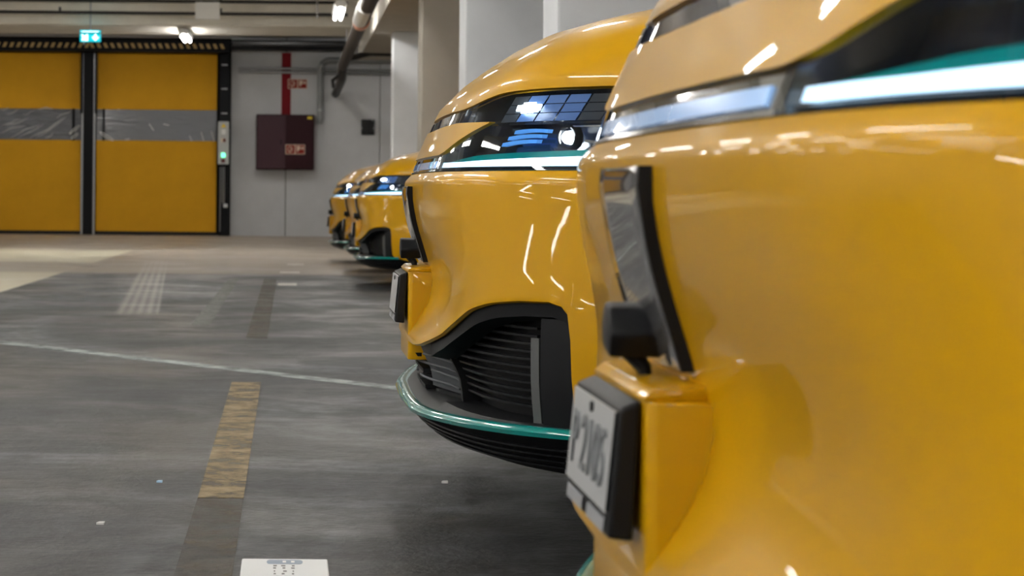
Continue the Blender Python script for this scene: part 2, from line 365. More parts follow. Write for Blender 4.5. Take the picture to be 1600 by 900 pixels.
# ---------------------------------------------------------------- roller gates
YG = D-.14
def zf(y): return fz(y)
for a, b_, pv, lab in ((-52, 131, 'pvc_crinkled', 'ochre roller gate with a crinkled clear window strip'), (147, 342.5, 'pvc_smooth', 'ochre roller gate with a smooth clear window strip beside the control box')):
    g = empty('roller_gate', (wx((a+b_)/2), YG, zf(YG)), lab, 'gate', 'ochre roller gates')
    hw_ = (wx(b_)-wx(a))/2-.045; z0 = zf(YG)
    def cz(y): return wz(y)-z0
    obj('curtain_top', B(-hw_, hw_, -.015, .015, cz(172), cz(86.6)), 'curtain', g)
    obj('curtain_bottom', B(-hw_, hw_, -.015, .015, .06, cz(224)), 'curtain', g)
    obj('window_strip', MB().grid([[(-hw_+2*hw_*i/40, -.006+.012*math.sin(i*.9+j)*(pv == 'pvc_crinkled'), cz(224)+(cz(172)-cz(224))*j/8) for i in range(41)] for j in range(9)]), pv, g, smooth='all')
    obj('bottom_seal', B(-hw_, hw_, -.03, .03, 0.0, .06), 'rubber', g)
    for yy in (172, 224): obj('seam', B(-hw_, hw_, -.02, -.014, cz(yy)-.02, cz(yy)+.02), 'curtain', g)
    if a > 0:
        obj('window_batten', B(-hw_+.10, -hw_+.135, -.025, -.01, cz(223), cz(173)), 'frame_black', g)
    else: obj('window_batten', B(hw_-.14, hw_-.10, -.025, -.01, cz(223), cz(173)), 'frame_black', g)
    for k in range(2 if a < 0 else 1):       # white tube loops standing for reflections on the film by the middle post
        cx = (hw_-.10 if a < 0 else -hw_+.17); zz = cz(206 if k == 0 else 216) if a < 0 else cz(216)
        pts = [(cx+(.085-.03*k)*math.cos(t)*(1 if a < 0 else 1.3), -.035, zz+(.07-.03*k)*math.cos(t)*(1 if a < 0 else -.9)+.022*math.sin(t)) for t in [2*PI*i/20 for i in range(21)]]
        obj('glint_loop', MB().tube(pts, .006, 6), 'white', g, smooth=True)
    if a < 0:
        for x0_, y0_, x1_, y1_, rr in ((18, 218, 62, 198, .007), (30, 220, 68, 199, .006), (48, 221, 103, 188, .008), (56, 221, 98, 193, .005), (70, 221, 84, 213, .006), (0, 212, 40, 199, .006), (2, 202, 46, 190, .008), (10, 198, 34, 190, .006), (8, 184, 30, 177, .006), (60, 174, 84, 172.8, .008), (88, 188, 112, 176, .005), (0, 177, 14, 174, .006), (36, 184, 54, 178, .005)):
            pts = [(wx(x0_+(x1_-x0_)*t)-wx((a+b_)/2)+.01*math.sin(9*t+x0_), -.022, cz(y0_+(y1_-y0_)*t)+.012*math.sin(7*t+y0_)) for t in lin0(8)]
            obj('film_glint', MB().tube(pts, [rr*(.3+.7*math.sin(PI*t)) for t in lin0(8)], 5), 'glint_white', g, smooth=True)  # diagonal highlights on the film, modelled as thin white tubes
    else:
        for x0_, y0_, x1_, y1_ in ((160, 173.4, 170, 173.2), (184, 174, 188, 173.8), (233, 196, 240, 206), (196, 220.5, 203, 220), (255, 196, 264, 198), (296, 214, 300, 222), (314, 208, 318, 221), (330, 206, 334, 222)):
            obj('film_glint', MB().tube([(wx(x0_)-wx((a+b_)/2), -.012, cz(y0_)), (wx(x1_)-wx((a+b_)/2), -.012, cz(y1_))], .006, 5), 'glint_white', g, smooth=True)  # small highlights on the smooth film, modelled as white tubes
def post(px0, px1, label):
    p = empty('gate_post', (wx(px0), YG-.06, zf(YG)), label, 'post', 'black gate posts'); wdt = wx(px1)-wx(px0); h = wz(86.6)-zf(YG)
    obj('post_body', B(0, wdt, -.08, .08, 0, h), 'frame_black', p, bevel=.008)
    return p, wdt, h
p1, wd, h = post(131.5, 147, 'black middle post between the two ochre gates')
obj('guide_rail', B(-.03, -.002, -.05, .0, 0, h), 'steel', p1); obj('guide_rail', B(wd+.002, wd+.03, -.05, 0, 0, h), 'steel', p1)
for s in (-.05, wd+.02): obj('guide_cover', B(s, s+.04, -.09, -.045, h-1.0, h), 'frame_black', p1)
p2, wd, h = post(342.5, 358, 'black end post carrying the grey control box')
for yy in (104, 141, 179): obj('clip', B(.03, .13, -.086, -.079, wz(yy)-zf(YG)-.01, wz(yy)-zf(YG)+.01), 'steel', p2)
for xx, a, b_ in ((.025, 262, 362), (.06, 262, 318), (.09, 262, 320)):
    obj('conduit', MB().tube([(xx, -.09, wz(b_)-zf(YG)), (xx, -.09, wz(a)-zf(YG))], .008, 6), 'steel', p2)
obj('conduit_clamp', B(.08, .15, -.10, -.08, wz(322)-zf(YG)-.03, wz(322)-zf(YG)+.03), 'steel', p2)
post(-68, -52, 'black end post at the outer edge of the crinkled gate')
hb = empty('gate_header', (wx(-68), YG-.1, wz(86)), 'long black gate header with a striped hazard band', 'header')
hl = wx(358)-wx(-68)
obj('header_box', B(0, hl, -.25, .12, 0, wz(66)-wz(86)), 'frame_black', hb, bevel=.01)
x = .02; k = 0; zb0 = wz(80.5)-wz(86); zb1 = wz(73)-wz(86); xm = wx(139)-wx(-68)
stripe_me = {}
while x < hl-.06:
    sl = .035 if x < xm-.03 else -.035
    if sl not in stripe_me: stripe_me[sl] = MB().prism([(0, zb0), (.052, zb0), (.052+sl, zb1), (sl, zb1)], 'y', -.256, -.249).mesh('hazard_stripe')
    s_ = link('hazard_stripe', stripe_me[sl], 'hazard', hb); s_.location = (x, 0, 0); x += .112
db = obj('black_duct', B(wx(358)+.01, wx(548), D-.55, D-.12, wz(81), wz(67)), 'frame_black', label='long black duct running over the grey concrete wall', cat='duct', bevel=.02)

# control box on the end post
cb = empty('control_box', (wx(349.5), YG-.212, wz(258)), 'grey gate control box with green lamp and red buttons', 'control box')
bw = .09; bh = wz(192)-wz(258)
obj('box_body', B(-bw, bw, -.03, .06, 0, bh), 'box_grey', cb, bevel=.006)
def cbz(y): return wz(y)-wz(258)
obj('warning_triangle', MB().prism([(-.045, cbz(201)), (.045, cbz(201)), (0, cbz(195))], 'y', -.034, -.029), 'yellow', cb)
obj('notice', B(-.03, .035, -.033, -.029, cbz(212), cbz(204)), 'white', cb)
obj('switch_plate', B(-.04, .04, -.035, -.029, cbz(224), cbz(218)), 'sign_cream', cb)
obj('switch', B(-.005, .035, -.05, -.034, cbz(223.5), cbz(218.5)), 'dark_red', cb)
obj('green_button', B(-.03, .03, -.045, -.029, cbz(247), cbz(241)), 'green_lamp', cb)
obj('stop_button', MB().lathe([(.001, -.05), (.03, -.05), (.034, -.045), (.034, -.028)], 0, (0, cbz(252.5)), 16), 'dark_red', cb)

# fire hose cabinet, red stripe and signs
fc = empty('hose_cabinet', (wx(445), D-.10, wz(265.5)), 'dark maroon fire hose cabinet mounted on the grey wall', 'cabinet')
cw = wx(490)-wx(400); ch = wz(180)-wz(265.5)
obj('cabinet_body', B(-cw/2, cw/2, -.22, 0, 0, ch), 'cabinet', fc, bevel=.012)
obj('cabinet_door', B(-cw/2+.02, .005, -.235, -.221, .02, ch-.02), 'cabinet_sheen', fc, bevel=.004)
obj('cabinet_door', B(.012, cw/2-.02, -.235, -.221, .02, ch-.02), 'cabinet', fc, bevel=.004)
obj('door_latch', B(-.08, -.06, -.25, -.236, ch*.45, ch*.54), 'frame_black', fc)
obj('yellow_sticker', B(wx(479)-wx(445), wx(486.5)-wx(445), -.237, -.2345, wz(187)-wz(265.5), wz(183)-wz(265.5)), 'yellow', fc)
def hose_sign(cx, y, z, parent, label=None):
    s = link('fire_sign', None, None, parent, label, 'sign' if label else None)
    s.location = (cx, y, z)
    obj('sign_plate', B(-.16, .16, -.006, 0, -.08, .08), 'sign_cream', s)
    for sx in (-1, 1):
        obj('sign_field', B(sx*.078-.07, sx*.078+.07, -.009, -.005, -.07, .07), 'sign_red', s)
    ring = [(-.085+.036*math.cos(t), -.010, .0+.045*math.sin(t)) for t in [2*PI*i/24 for i in range(25)]]
    obj('hose_symbol', MB().tube(ring, .006, 6).tube([(-.10, -.010, -.055), (-.055, -.010, .03)], .006, 6), 'sign_cream', s)
    obj('flame_symbol', MB().prism([(.025, -.01), (.045, -.05), (.06, -.01), (.085, 0), (.085, .055), (.03, .055)], 'y', -.011, -.0085).prism([(.10, .0), (.135, .0), (.135, .035), (.118, .05), (.10, .03)], 'y', -.011, -.0085), 'sign_cream', s)
    return s
hose_sign(wx(463.5), D-.101, wz(131.5), None, 'red fire hose sign on the wall beside the red stripe')
hs = hose_sign(wx(460.5)-wx(445), -.2355, wz(234)-wz(265.5), fc)
obj('red_stripe', B(wx(438.5), wx(453), D-.106, D-.099, wz(180), wz(83)), 'red', wb)
bp_ = empty('wall_panel_box', (wx(573.5), D-.10, wz(210)), 'small black square panel with bright corner clips on the wall', 'panel')
obj('panel_face', B(-.11, .11, -.03, 0, 0, wz(186)-wz(210)), 'gloss_black', bp_, bevel=.006)
for xx, zz in ((-.105, .11), (.10, .11), (.075, .245)): obj('clip', B(xx-.012, xx+.012, -.038, -.029, zz-.012, zz+.012), 'chrome', bp_)
# pipes on the wall
def pipe(name, pts, r, m, label, cat='pipe', group=None): return obj(name, MB().tube(pts, r, 10), m, label=label, cat=cat, group=group, smooth=True)
for yy in (108.3, 113.8):
    pipe('conduit_pipe', [(wx(371), D-.16, wz(yy)), (wx(493), D-.16, wz(yy))], .022, 'steel', 'thin grey conduit crossing the red stripe on the wall', group='conduits over the red stripe')
for yy in (109.5, 115):
    pipe('conduit_pipe', [(wx(504), D-.16, wz(yy)), (wx(760), D-.16, wz(yy))], .024, 'pipe_grey', 'thin grey conduit running from the bent drain pipe to the pillar', group='conduits beyond the drain pipe')
dp = empty('drain_pipe', (wx(498.5), D-.2, wz(190)), 'grey bent drain pipe coming down beside the hose cabinet', 'pipe')
pz = wz(95)-wz(190); bend = [(.16-.16*math.cos(t), 0, pz-.16+.16*math.sin(t)) for t in [PI/2*i/8 for i in range(9)]]
obj('pipe_run', MB().tube([(0, 0, .0)]+bend+[(2.9, 0, pz)], .05, 12), 'pipe_grey', dp, smooth=True)
obj('collar', MB().tube([(0, 0, wz(174)-wz(190)), (0, 0, wz(171)-wz(190))], .06, 12), 'steel', dp)
obj('pipe_foot', MB().tube([(0, 0, .01), (.0, 0, -.04)], .04, 10), 'pipe_grey', dp, smooth=True)
# pipes and fittings under the ceiling
for yy, nm in ((22.5, 'lower'), (3.5, 'upper')):
    z = HC+(302-yy)/F*27.6
    p = pipe('ceiling_pipe', [(XL+.1, 27.6, z), (.76, 27.6, z)], .022, 'pipe_black', '%s thin black pipe running in front of the cream beam' % nm)
    for xx in (-6.5, -3.0, -.9): obj('pipe_clip', B(xx-.015, xx+.015, 27.58, 27.62, z+.015, z+.07), 'pipe_black', p)
pipe('hanger_rod', [(.36, 27.54, 2.86), (.36, 27.54, ZC)], .014, 'chrome', 'bright vertical hanger rod beside the black ceiling pipes', 'rod')
obj('white_panel', B(-1.225, -.905, 27.40, 27.46, 2.825, 3.05), 'white', label='blank white square panel hung before the cream beam', cat='panel', bevel=.006)
for xx in (-1.15, -.97): obj('panel_hanger', MB().tube([(xx, 27.43, 3.045), (xx, 27.43, ZC)], .006, 6), 'steel', bpy.data.objects['white_panel'])
pipe('cable_pipe', [(XL+.1, 33.9, wz(67)+.02), (wx(372), 33.9, wz(67))], .018, 'steel', 'thin light pipe running above the gate header')
pipe('ceiling_pipe', [(wx(365), 33.2, 2.93), (2.6, 33.2, 2.93)], .04, 'pipe_black', 'black pipe crossing above the black duct to the pillar')
mp_ = empty('main_pipe', (.77, 30.4, 2.42), 'thick brown pipe running along the ceiling with copper joint', 'pipe')
obj('pipe_run', MB().tube([(0, 0, 0), (0, -25, .02)], .075, 14), 'pipe_brown', mp_, smooth=True)
obj('copper_joint', MB().tube([(0, -7.6, .006), (0, -7.9, .006)], .09, 14), 'copper', mp_, smooth=True)
obj('white_sleeve', MB().tube([(-.02, -7.95, .006), (-.02, -9.6, .006)], .084, 14), 'lamp_white', mp_, smooth=True)
obj('valve', MB().tube([(0, -.02, .0), (0, .3, -.12), (.0, .5, -.16), (.0, 4.4, -.20)], .07, 10), 'pipe_black', mp_, smooth=True)
obj('valve_wheel', MB().tube([(-.02, .2, -.1), (-.14, .2, -.2), (-.12, .25, -.3)], .03, 8), 'pipe_black', mp_, smooth=True)
obj('branch', MB().tube([(0, -1.5, 0), (.35, -1.3, .1), (.9, -1.2, .1)], .04, 8), 'pipe_black', mp_, smooth=True)
for q in (-2, -8.5, -14, -20): obj('pipe_hanger', MB().tube([(0, q, .07), (0, q, ZC-2.42)], .01, 6), 'steel', mp_)
# exit sign
ex = empty('exit_sign', (-2.62, 27.8, 2.55), 'lit teal emergency exit sign with running figure and down arrow', 'sign')
obj('sign_body', B(-.135, .135, -.03, .03, 0, .105), 'exit_teal', ex, bevel=.004)
obj('top_light', B(-.135, .135, -.03, .03, .118, .15), 'exit_teal', ex)
obj('top_glow', B(-.11, .11, -.034, -.029, .126, .136), 'exit_white', ex)
obj('cap_gap', B(-.13, .13, -.028, .028, .104, .119), 'frame_black', ex)
obj('arrow_symbol', MB().prism([(.07, .012), (.115, .055), (.10, .068), (.083, .055), (.083, .095), (.057, .095), (.057, .055), (.04, .068), (.025, .055)], 'y', -.034, -.029), 'exit_white', ex)
obj('figure_symbol', MB().prism([(-.115, .095), (-.09, .09), (-.075, .062), (-.05, .095), (-.03, .09), (-.03, .012), (-.07, .012), (-.08, .04), (-.095, .012), (-.11, .014), (-.10, .05)], 'y', -.034, -.029), 'exit_white', ex)
obj('bracket', B(-.09, -.075, -.01, .01, -.04, .0).box(-.01, .01, -.01, .01, .15, ZC-2.55), 'steel', ex)

# ---------------------------------------------------------------- the car
# plan curve of the nose, (half-width, setback)
CP = [(0, 0), (.15, .002), (.30, .007), (.44, .021), (.55, .052), (.65, .103), (.74, .172), (.82, .262), (.885, .375), (.925, .49), (.945, .60)]
def dense(cp, n=10):
    out = []
    P = [(-cp[1][0], cp[1][1])]+cp+[(cp[-1][0]*2-cp[-2][0], cp[-1][1]*2-cp[-2][1])]
    for i in range(1, len(P)-2):
        p0, p1_, p2_, p3 = P[i-1], P[i], P[i+1], P[i+2]
        for k in range(n):
            t = k/n
            out.append(tuple(.5*((2*p1_[c])+(-p0[c]+p2_[c])*t+(2*p0[c]-5*p1_[c]+4*p2_[c]-p3[c])*t*t+(-p0[c]+3*p1_[c]-3*p2_[c]+p3[c])*t**3) for c in (0, 1)))
    out.append(cp[-1]); return out
PL = dense(CP)
AL = [0]
for a, b_ in zip(PL, PL[1:]): AL.append(AL[-1]+math.dist(a, b_))
SMAX = AL[-1]
def plan(s):
    sg = 1 if s >= 0 else -1; t = min(abs(s), SMAX)
    for i in range(len(AL)-1):
        if AL[i+1] >= t:
            u = (t-AL[i])/(AL[i+1]-AL[i]); a, b_ = PL[i], PL[i+1]
            w_ = a[0]+(b_[0]-a[0])*u; x = a[1]+(b_[1]-a[1])*u
            # smooth tangent
            i0 = max(i-2, 0); i1 = min(i+3, len(PL)-1)
            tx, tw = PL[i1][1]-PL[i0][1], PL[i1][0]-PL[i0][0]
            if t < .03: tx *= t/.03
            l = math.hypot(tx, tw)
            return x, sg*w_, -tw/l, sg*tx/l
    return PL[-1][1], sg*PL[-1][0], 0, sg
def sw(w_):
    sg = 1 if w_ >= 0 else -1; w_ = abs(w_)
    for i in range(len(PL)-1):
        if PL[i+1][0] >= w_: return sg*(AL[i]+(AL[i+1]-AL[i])*(w_-PL[i][0])/(PL[i+1][0]-PL[i][0]))
    return sg*SMAX
def interp(tab, v):
    if v <= tab[0][0]: return tab[0][1]
    for a, b_ in zip(tab, tab[1:]):
        if v <= b_[0]: return a[1]+(b_[1]-a[1])*(v-a[0])/(b_[0]-a[0])
    return tab[-1][1]
def sstep(a, b_, v):
    t = max(0, min(1, (v-a)/(b_-a))); return t*t*(3-2*t)
R0 = [(.10, .03), (.16, .012), (.28, .004), (.40, 0), (.58, 0), (.606, .002), (.612, .006), (.622, .016), (.655, .028), (.705, .050), (.733, .062), (.80, .09)]
RC = [(.22, .012), (.27, .008), (.288, -.010), (.30, -.018), (.312, -.013), (.335, .002), (.36, .020), (.39, .034), (.42, .038), (.45, .034), (.49, .021), (.53, .009), (.57, .002), (.59, 0)]
LEAN = [(.13, -.020), (.18, -.030), (.26, -.038), (.36, -.036), (.42, -.028), (.50, -.014), (.57, -.004), (.605, 0), (.70, 0)]
def R(s, z):
    a = interp(R0, z); k = 1-sstep(.30, .74, abs(s))
    a += sstep(.42, .85, abs(s))*sum(interp(LEAN, z+q) for q in (-.03, -.015, 0, .015, .03))/5*(1 if z < .607 else 0)
    if z < .58: a += k*sum(interp(RC, z+q) for q in (-.018, -.012, -.006, 0, .006, .012, .018))/7
    return a
def sp(s, z, off=0):
    x, y, nx, ny = plan(s); d = -R(s, z)+off
    return (x+nx*d, y+ny*d, z)
def lin(a, b_, n): return [a+(b_-a)*i/n for i in range(n+1)]
def patch(ss, zlo, zhi, nz, off=0, mb=None):
    mb = mb or MB()
    f = lambda q, s: q(s) if callable(q) else q
    rows = [[sp(s, f(zlo, s)+(f(zhi, s)-f(zlo, s))*j/nz, off(s) if callable(off) else off) for s in ss] for j in range(nz+1)]
    return mb.grid(rows)
def slab(ss, zlo, zhi, nz, off, th):
    """patch with thickness: front sheet, back sheet and rim"""
    mb = MB(); f = lambda q, s: q(s) if callable(q) else q
    def P(s, j, o): return sp(s, f(zlo, s)+(f(zhi, s)-f(zlo, s))*j/nz, o)
    if callable(off): off_ = off; P = lambda s, j, o: sp(s, f(zlo, s)+(f(zhi, s)-f(zlo, s))*j/nz, off_(s)-(0 if o else th)); off = th
    mb.grid([[P(s, j, off) for s in ss] for j in range(nz+1)])
    mb.grid([[P(s, j, off-th) for s in ss] for j in range(nz+1)])
    for j in (0, nz): mb.grid([[P(s, j, off) for s in ss], [P(s, j, off-th) for s in ss]])
    for s in (ss[0], ss[-1]): mb.grid([[P(s, j, off) for j in range(nz+1)], [P(s, j, off-th) for j in range(nz+1)]])
    return mb
ZE = [(0, .733), (.38, .733), (.45, .737), (.50, .744), (.55, .752), (.60, .757), (.7, .759), (1.5, .757)]
def ze(s):
    w_ = abs(plan(s)[1]); return interp(ZE, w_)
ZL = [(0, .300), (.25, .303), (.34, .310), (.40, .321), (.46, .335), (.54, .366), (.60, .388), (.66, .402), (.72, .409), (.765, .410), (.782, .404), (.790, .392), (.795, .35), (.799, .225), (.812, .205), (.85, .192), (.95, .165)]
def zl(s): return interp(ZL, abs(plan(s)[1]))
GT = [(0, 0), (.010, .08), (.048, .23), (.081, .326), (.128, .446), (.174, .536), (.245, .618), (.338, .70), (.43, .765), (.51, .805), (.75, .91), (1, 1)]
XB = 1.16
PARTS = []      # (name, mesh, material, parent index or None, label)
def P_(name, mb, m, parent=None, smooth=True, label=None, bevel=0):
    PARTS.append((name, mb.mesh(name, smooth, bevel), m, parent, label)); return len(PARTS)-1

# hood
ss = sorted(set([round(v, 5) for v in lin(-SMAX, SMAX, 72)]))
ts = [0, .003, .010, .022, .035, .048, .064, .081, .10, .128, .15, .174, .205, .245, .29, .338, .38, .43, .51, .6, .7, .8, .9, 1]
def hood_pt(s, t):
    e = sp(s, ze(s), 0); wv = abs(e[1])
    zb = 1.015-.080*(wv/.95)**2; yb = e[1]*(1-.03*t)
    return (e[0]+(XB-e[0])*t, yb, e[2]+(zb-e[2])*interp(GT, t))
hood = MB().grid([[hood_pt(s, t) for s in ss] for t in ts])
hood.grid([[hood_pt(s, 0) for s in ss], [sp(s, ze(s)-.004, -.012) for s in ss]])      # folded front edge
P_('hood', hood, 'paint')
# tongue between the two strips
TW = .57
def t_lo(s): w_ = abs(plan(s)[1]); return interp([(0, .652), (.34, .652), (.40, .659), (.57, .7035)], w_)
def t_hi(s): w_ = abs(plan(s)[1]); return interp([(0, .705), (.40, .708), (.57, .7055)], w_)
tongue = slab(lin(-sw(TW), sw(TW), 50), t_lo, t_hi, 6, .003, .012)
P_('nose_panel', tongue, 'paint')
P_('upper_strip', slab(lin(-sw(.40), sw(.40), 40), lambda s: t_hi(s)+.002, lambda s: ze(s)-.003, 3, -.004, .01), 'blue_glass', label='dark blue glass strip under the hood edge')
lb = P_('light_bar', slab(lin(-sw(.36), sw(.36), 40), .6225, .6525, 3, -.002, .012), 'gloss_black', label='gloss black light bar across the nose')
P_('bar_light', slab(lin(-sw(.325), sw(.325), 40), .6295, .6415, 2, .0005, .003), 'led_dim', lb)
P_('bar_trim', slab(lin(-sw(.355), sw(.355), 40), .6228, .6255, 1, .0012, .003), 'chrome', lb)
# headlamps
for sg in (-1, 1):
    s0, s1 = sw(.345), SMAX*.997
    S_ = [sg*v for v in lin(s0, s1, 30)]
    hs_ = MB(); patch(S_, .6225, lambda s: ze(s)-.003, 6, -.045, hs_)
    for zq in (lambda s: .6225, lambda s: ze(s)-.003): hs_.grid([[sp(s, zq(s), -.001) for s in S_], [sp(s, zq(s), -.045) for s in S_]])
    for s in (S_[0], S_[-1]): hs_.grid([[sp(s, .6225+(ze(s)-.6255)*j/4, -.001) for j in range(5)], [sp(s, .6225+(ze(s)-.6255)*j/4, -.045) for j in range(5)]])
    hp = P_('headlamp', hs_, 'housing', smooth=False, label='lit headlamp with blue-white light strip and patterned upper panel')
    P_('lens_cover', patch(S_, .6228, lambda s: ze(s)-.0035, 6, 0), 'lens', hp)
    L_ = [sg*v for v in lin(sw(.375), s1-.02, 32)]
    def lz(s): return .0085+.010*max(0, (abs(plan(s)[1])-.5))/.4
    P_('light_strip', slab(L_, .6295, lambda s: .6295+lz(s), 2, -.006, .01), 'led', hp)
    P_('teal_strip', slab([sg*v for v in lin(sw(.40), s1-.02, 32)], lambda s: .6305+lz(s), lambda s: .6305+lz(s)+.009*sstep(.38, .58, abs(plan(s)[1])), 2, -.012, .008), 'teal', hp)
    P_('lower_trim', slab(L_, .6235, .6275, 1, -.003, .006), 'gloss_black', hp)
    P_('divider_shelf', slab([sg*v for v in lin(sw(.56), s1-.01, 20)], .6985, .7025, 1, -.010, .03), 'gloss_black', hp)
    # patterned panel: slanted cells in two rows with open joints
    us = lin(sw(.575), s1-.035, 12)
    for r_, (za, zb_) in enumerate(((.7045, .7175), (.7190, .7325), (.7340, .7475))):
        for i in range(12):
            a, b_ = us[i], us[i+1]; g_ = .0022; sl = .022
            def cell(j, k):
                z = za+(zb_-za)*k/2; sh = sl*((z-.7045)/.043)
                return sp(sg*(a+g_+(b_-a-2*g_)*j/2+sh), z, -.016)
            mid = .35 if (i+r_) % 2 else 0
            mb = MB().grid([[cell(j, k) for j in range(3)] for k in range(3)])
            mb.grid([[cell(j, 0) for j in range(3)], [tuple(Vector(cell(j, 0))+Vector((.006, 0, 0))) for j in range(3)]])
            P_('lamp_cell', mb, 'tile_glow' if i in (1, 2, 3) else 'tile_grey', hp, smooth=False)
    for k in range(4):
        wa, wb2 = .622+.0145*k, .634+.0145*k; e_ = .004 if k in (0, 3) else 0
        P_('running_light', slab([sg*v for v in lin(sw(wa), sw(wb2), 3)], .7185+e_, .7365-e_, 2, -.010, .004), 'led_hot', hp)
    # projector with bezel
    s = sg*sw(.745); c = Vector(sp(s, .676, -.020)); x_, y_, nx, ny = plan(s); n_ = Vector((nx, ny, 0)); t_ = Vector((-ny, nx, 0)); u_ = Vector((0, 0, 1))
    def disc(r, o, n=18): return [c+n_*o+t_*r*math.cos(2*PI*k/n)+u_*r*math.sin(2*PI*k/n) for k in range(n+1)]
    P_('projector', MB().grid([disc(.0005, .012), disc(.007, .010), disc(.0105, .004), disc(.0115, -.006)]), 'led_hot', hp)
    P_('projector_bezel', MB().grid([disc(.0165, -.006), disc(.0165, .006), disc(.019, .006), disc(.021, -.012)]), 'gloss_black', hp)
    for k in range(3):
        P_('reflector', slab([sg*v for v in lin(sw(.60+.012*k), sw(.685+.008*k), 8)], lambda s, k=k: .662+.009*k+.006*math.sin((abs(s)-.6)*18), lambda s, k=k: .668+.009*k+.006*math.sin((abs(s)-.6)*18), 1, -.022, .012), 'reflector_blue', hp)
    P_('guide_blade', slab([sg*v for v in lin(sw(.775), sw(.84), 6)], lambda s: .668-.10*(abs(s)-sw(.775)), lambda s: .672-.10*(abs(s)-sw(.775)), 1, -.014, .006), 'chrome', hp)
    P_('guide_blade', slab([sg*v for v in lin(sw(.75), sw(.80), 6)], .693, .696, 1, -.014, .006), 'chrome', hp)
# bumper skin
ws = sorted(set([round(v, 4) for v in lin(0, .74, 40)]+[.75, .765, .772, .777, .782, .786, .790, .793, .795, .797, .799, .803, .812, .825, .837, .85, .87, .89, .91, .925, .937, .945]))
bs = [-sw(v) for v in ws[::-1]]+[sw(v) for v in ws[1:]]
nz = 26
def brow(s, j): z0 = zl(s); return z0+(.6215-z0)*j/nz
bm_ = MB().grid([[sp(s, zl(s)+.004, -.020) for s in bs], [sp(s, zl(s), -.008) for s in bs], [sp(s, zl(s)+.003, -.001) for s in bs]]+[[sp(s, max(brow(s, j), zl(s)+.008), 0) for s in bs] for j in range(1, nz-3)]
                +[[sp(s, z, 0) for s in bs] for z in (.598, .604, .6075, .611, .6165, .6215)])
bump_i = P_('bumper', bm_, 'paint')
# black inner frame of the intakes, following the yellow edge
for sg in (-1, 1):
    fs = [sg*sw(v) for v in [x_ for x_ in ws if .36 <= x_ <= .813]]
    fr_ = MB().grid([[sp(s, zl(s)+.005, -.012) for s in fs], [sp(s, max(zl(s)-.022, .2), -.016) for s in fs], [sp(s, max(zl(s)-.030, .2), -.055) for s in fs]])
    # outer upright of the frame
    up_s = [sg*sw(v) for v in (.748, .758, .772, .786, .798)]
    patch(up_s, .205, .385, 8, lambda s: -.018, fr_)
    fr_.grid([[sp(up_s[0], .205+.18*j/8, -.018) for j in range(9)], [sp(up_s[0], .205+.18*j/8, -.06) for j in range(9)]])
    P_('intake_frame', fr_, 'black_satin', smooth=True)
    P_('reflector_strip', slab([sg*sw(v) for v in (.724, .731, .738)], .213, .352, 4, -.03, .01), 'reflector_bar', label='slim upright grey reflector in the intake')
    for k in range(11):
        z = .235+.0128*k; wa = .40+.0012*k*k*.6
        P_('intake_slat', slab([sg*v for v in lin(sw(wa), sw(.716), 8)], z, z+.004, 1, -.055, .012), 'black_plastic', smooth=False)
    # louvre panel near the middle
    lo_ = lambda s: -.008-.046*sstep(.06, .40, abs(s))
    lp = P_('louvre_panel', slab([sg*v for v in lin(sw(.14), sw(.375), 10)], .222, lambda s: zl(s)+.004, 3, lambda s: lo_(s)-.006, .02), 'grille_grey', smooth=True)
    for za, zb_, wb_ in ((.283, .262, .365), (.253, .232, .35)):
        path = [sp(sg*sw(.17), za, lo_(sw(.17)))]+[sp(sg*sw(v), za-.004*(v-.2)/.15, lo_(sw(v))) for v in (.22, .27, .32, wb_-.012)]
        path += [sp(sg*sw(wb_), za-.010, lo_(sw(wb_))), sp(sg*sw(wb_-.005), zb_+.006, lo_(sw(wb_))), sp(sg*sw(wb_-.02), zb_, lo_(sw(wb_-.02)))]
        path += [sp(sg*sw(v), zb_+.003, lo_(sw(v))+.002) for v in (.30, .25, .20, .15, .10, .05)]
        P_('louvre_frame', MB().tube(path, .0026, 6), 'grille_grey', lp)
    P_('louvre_edge', slab([sg*v for v in lin(sw(.375), sw(.395), 2)], .215, .335, 6, -.045, .03), 'black_satin')
    P_('tow_shelf', slab([sg*v for v in lin(sw(.19), sw(.36), 8)], .204, .221, 2, lambda s: lo_(s)+.002, .03), 'black_satin')
    for k in range(3): P_('centre_bar', slab([sg*v for v in (lin(.004, sw(.13), 3))], .215+.03*k, .222+.03*k, 1, -.006, .02), 'black_satin')
# back of the intake and the shelf over the lip
P_('intake_back', patch([v for v in lin(-sw(.825), sw(.825), 50)], .19, .415, 4, -.080), 'black_plastic')
def lipz(s): return .190+.016*sstep(.2, .85, abs(plan(s)[1]))
LS = lin(-sw(.83), sw(.83), 60)
def lipo(s): return .026-.022*sstep(.2, .6, abs(plan(s)[1]))
shelf = MB().grid([[sp(s, .216, -.080) for s in LS], [sp(s, .214, -.016) for s in LS], [tuple(Vector(sp(s, lipz(s), lipo(s)-.012))+Vector((0, 0, .004))) for s in LS]])
P_('splitter_shelf', shelf, 'black_satin')
lipm = MB(); prof = [(-.014, .006), (-.004, .009), (.006, .0065), (.011, 0), (.008, -.007), (-.004, -.009), (-.014, -.007)]
lipm.grid([[tuple(Vector(sp(s, lipz(s), lipo(s)+po))+Vector((0, 0, pz_-lipz(s)+lipz(s)))) for po, pz_ in prof] for s in LS])
P_('lip', lipm, 'teal', label='glossy teal lip along the front splitter')
CS = lin(-SMAX, SMAX, 70)
def cz_top(s): w_ = abs(plan(s)[1]); return lipz(s)-.006 if w_ < .825 else zl(s)+.012
def co_top(s): w_ = abs(plan(s)[1]); return lipo(s)-.002 if w_ < .825 else interp([(.825, .004), (.86, -.006), (.95, -.006)], w_)
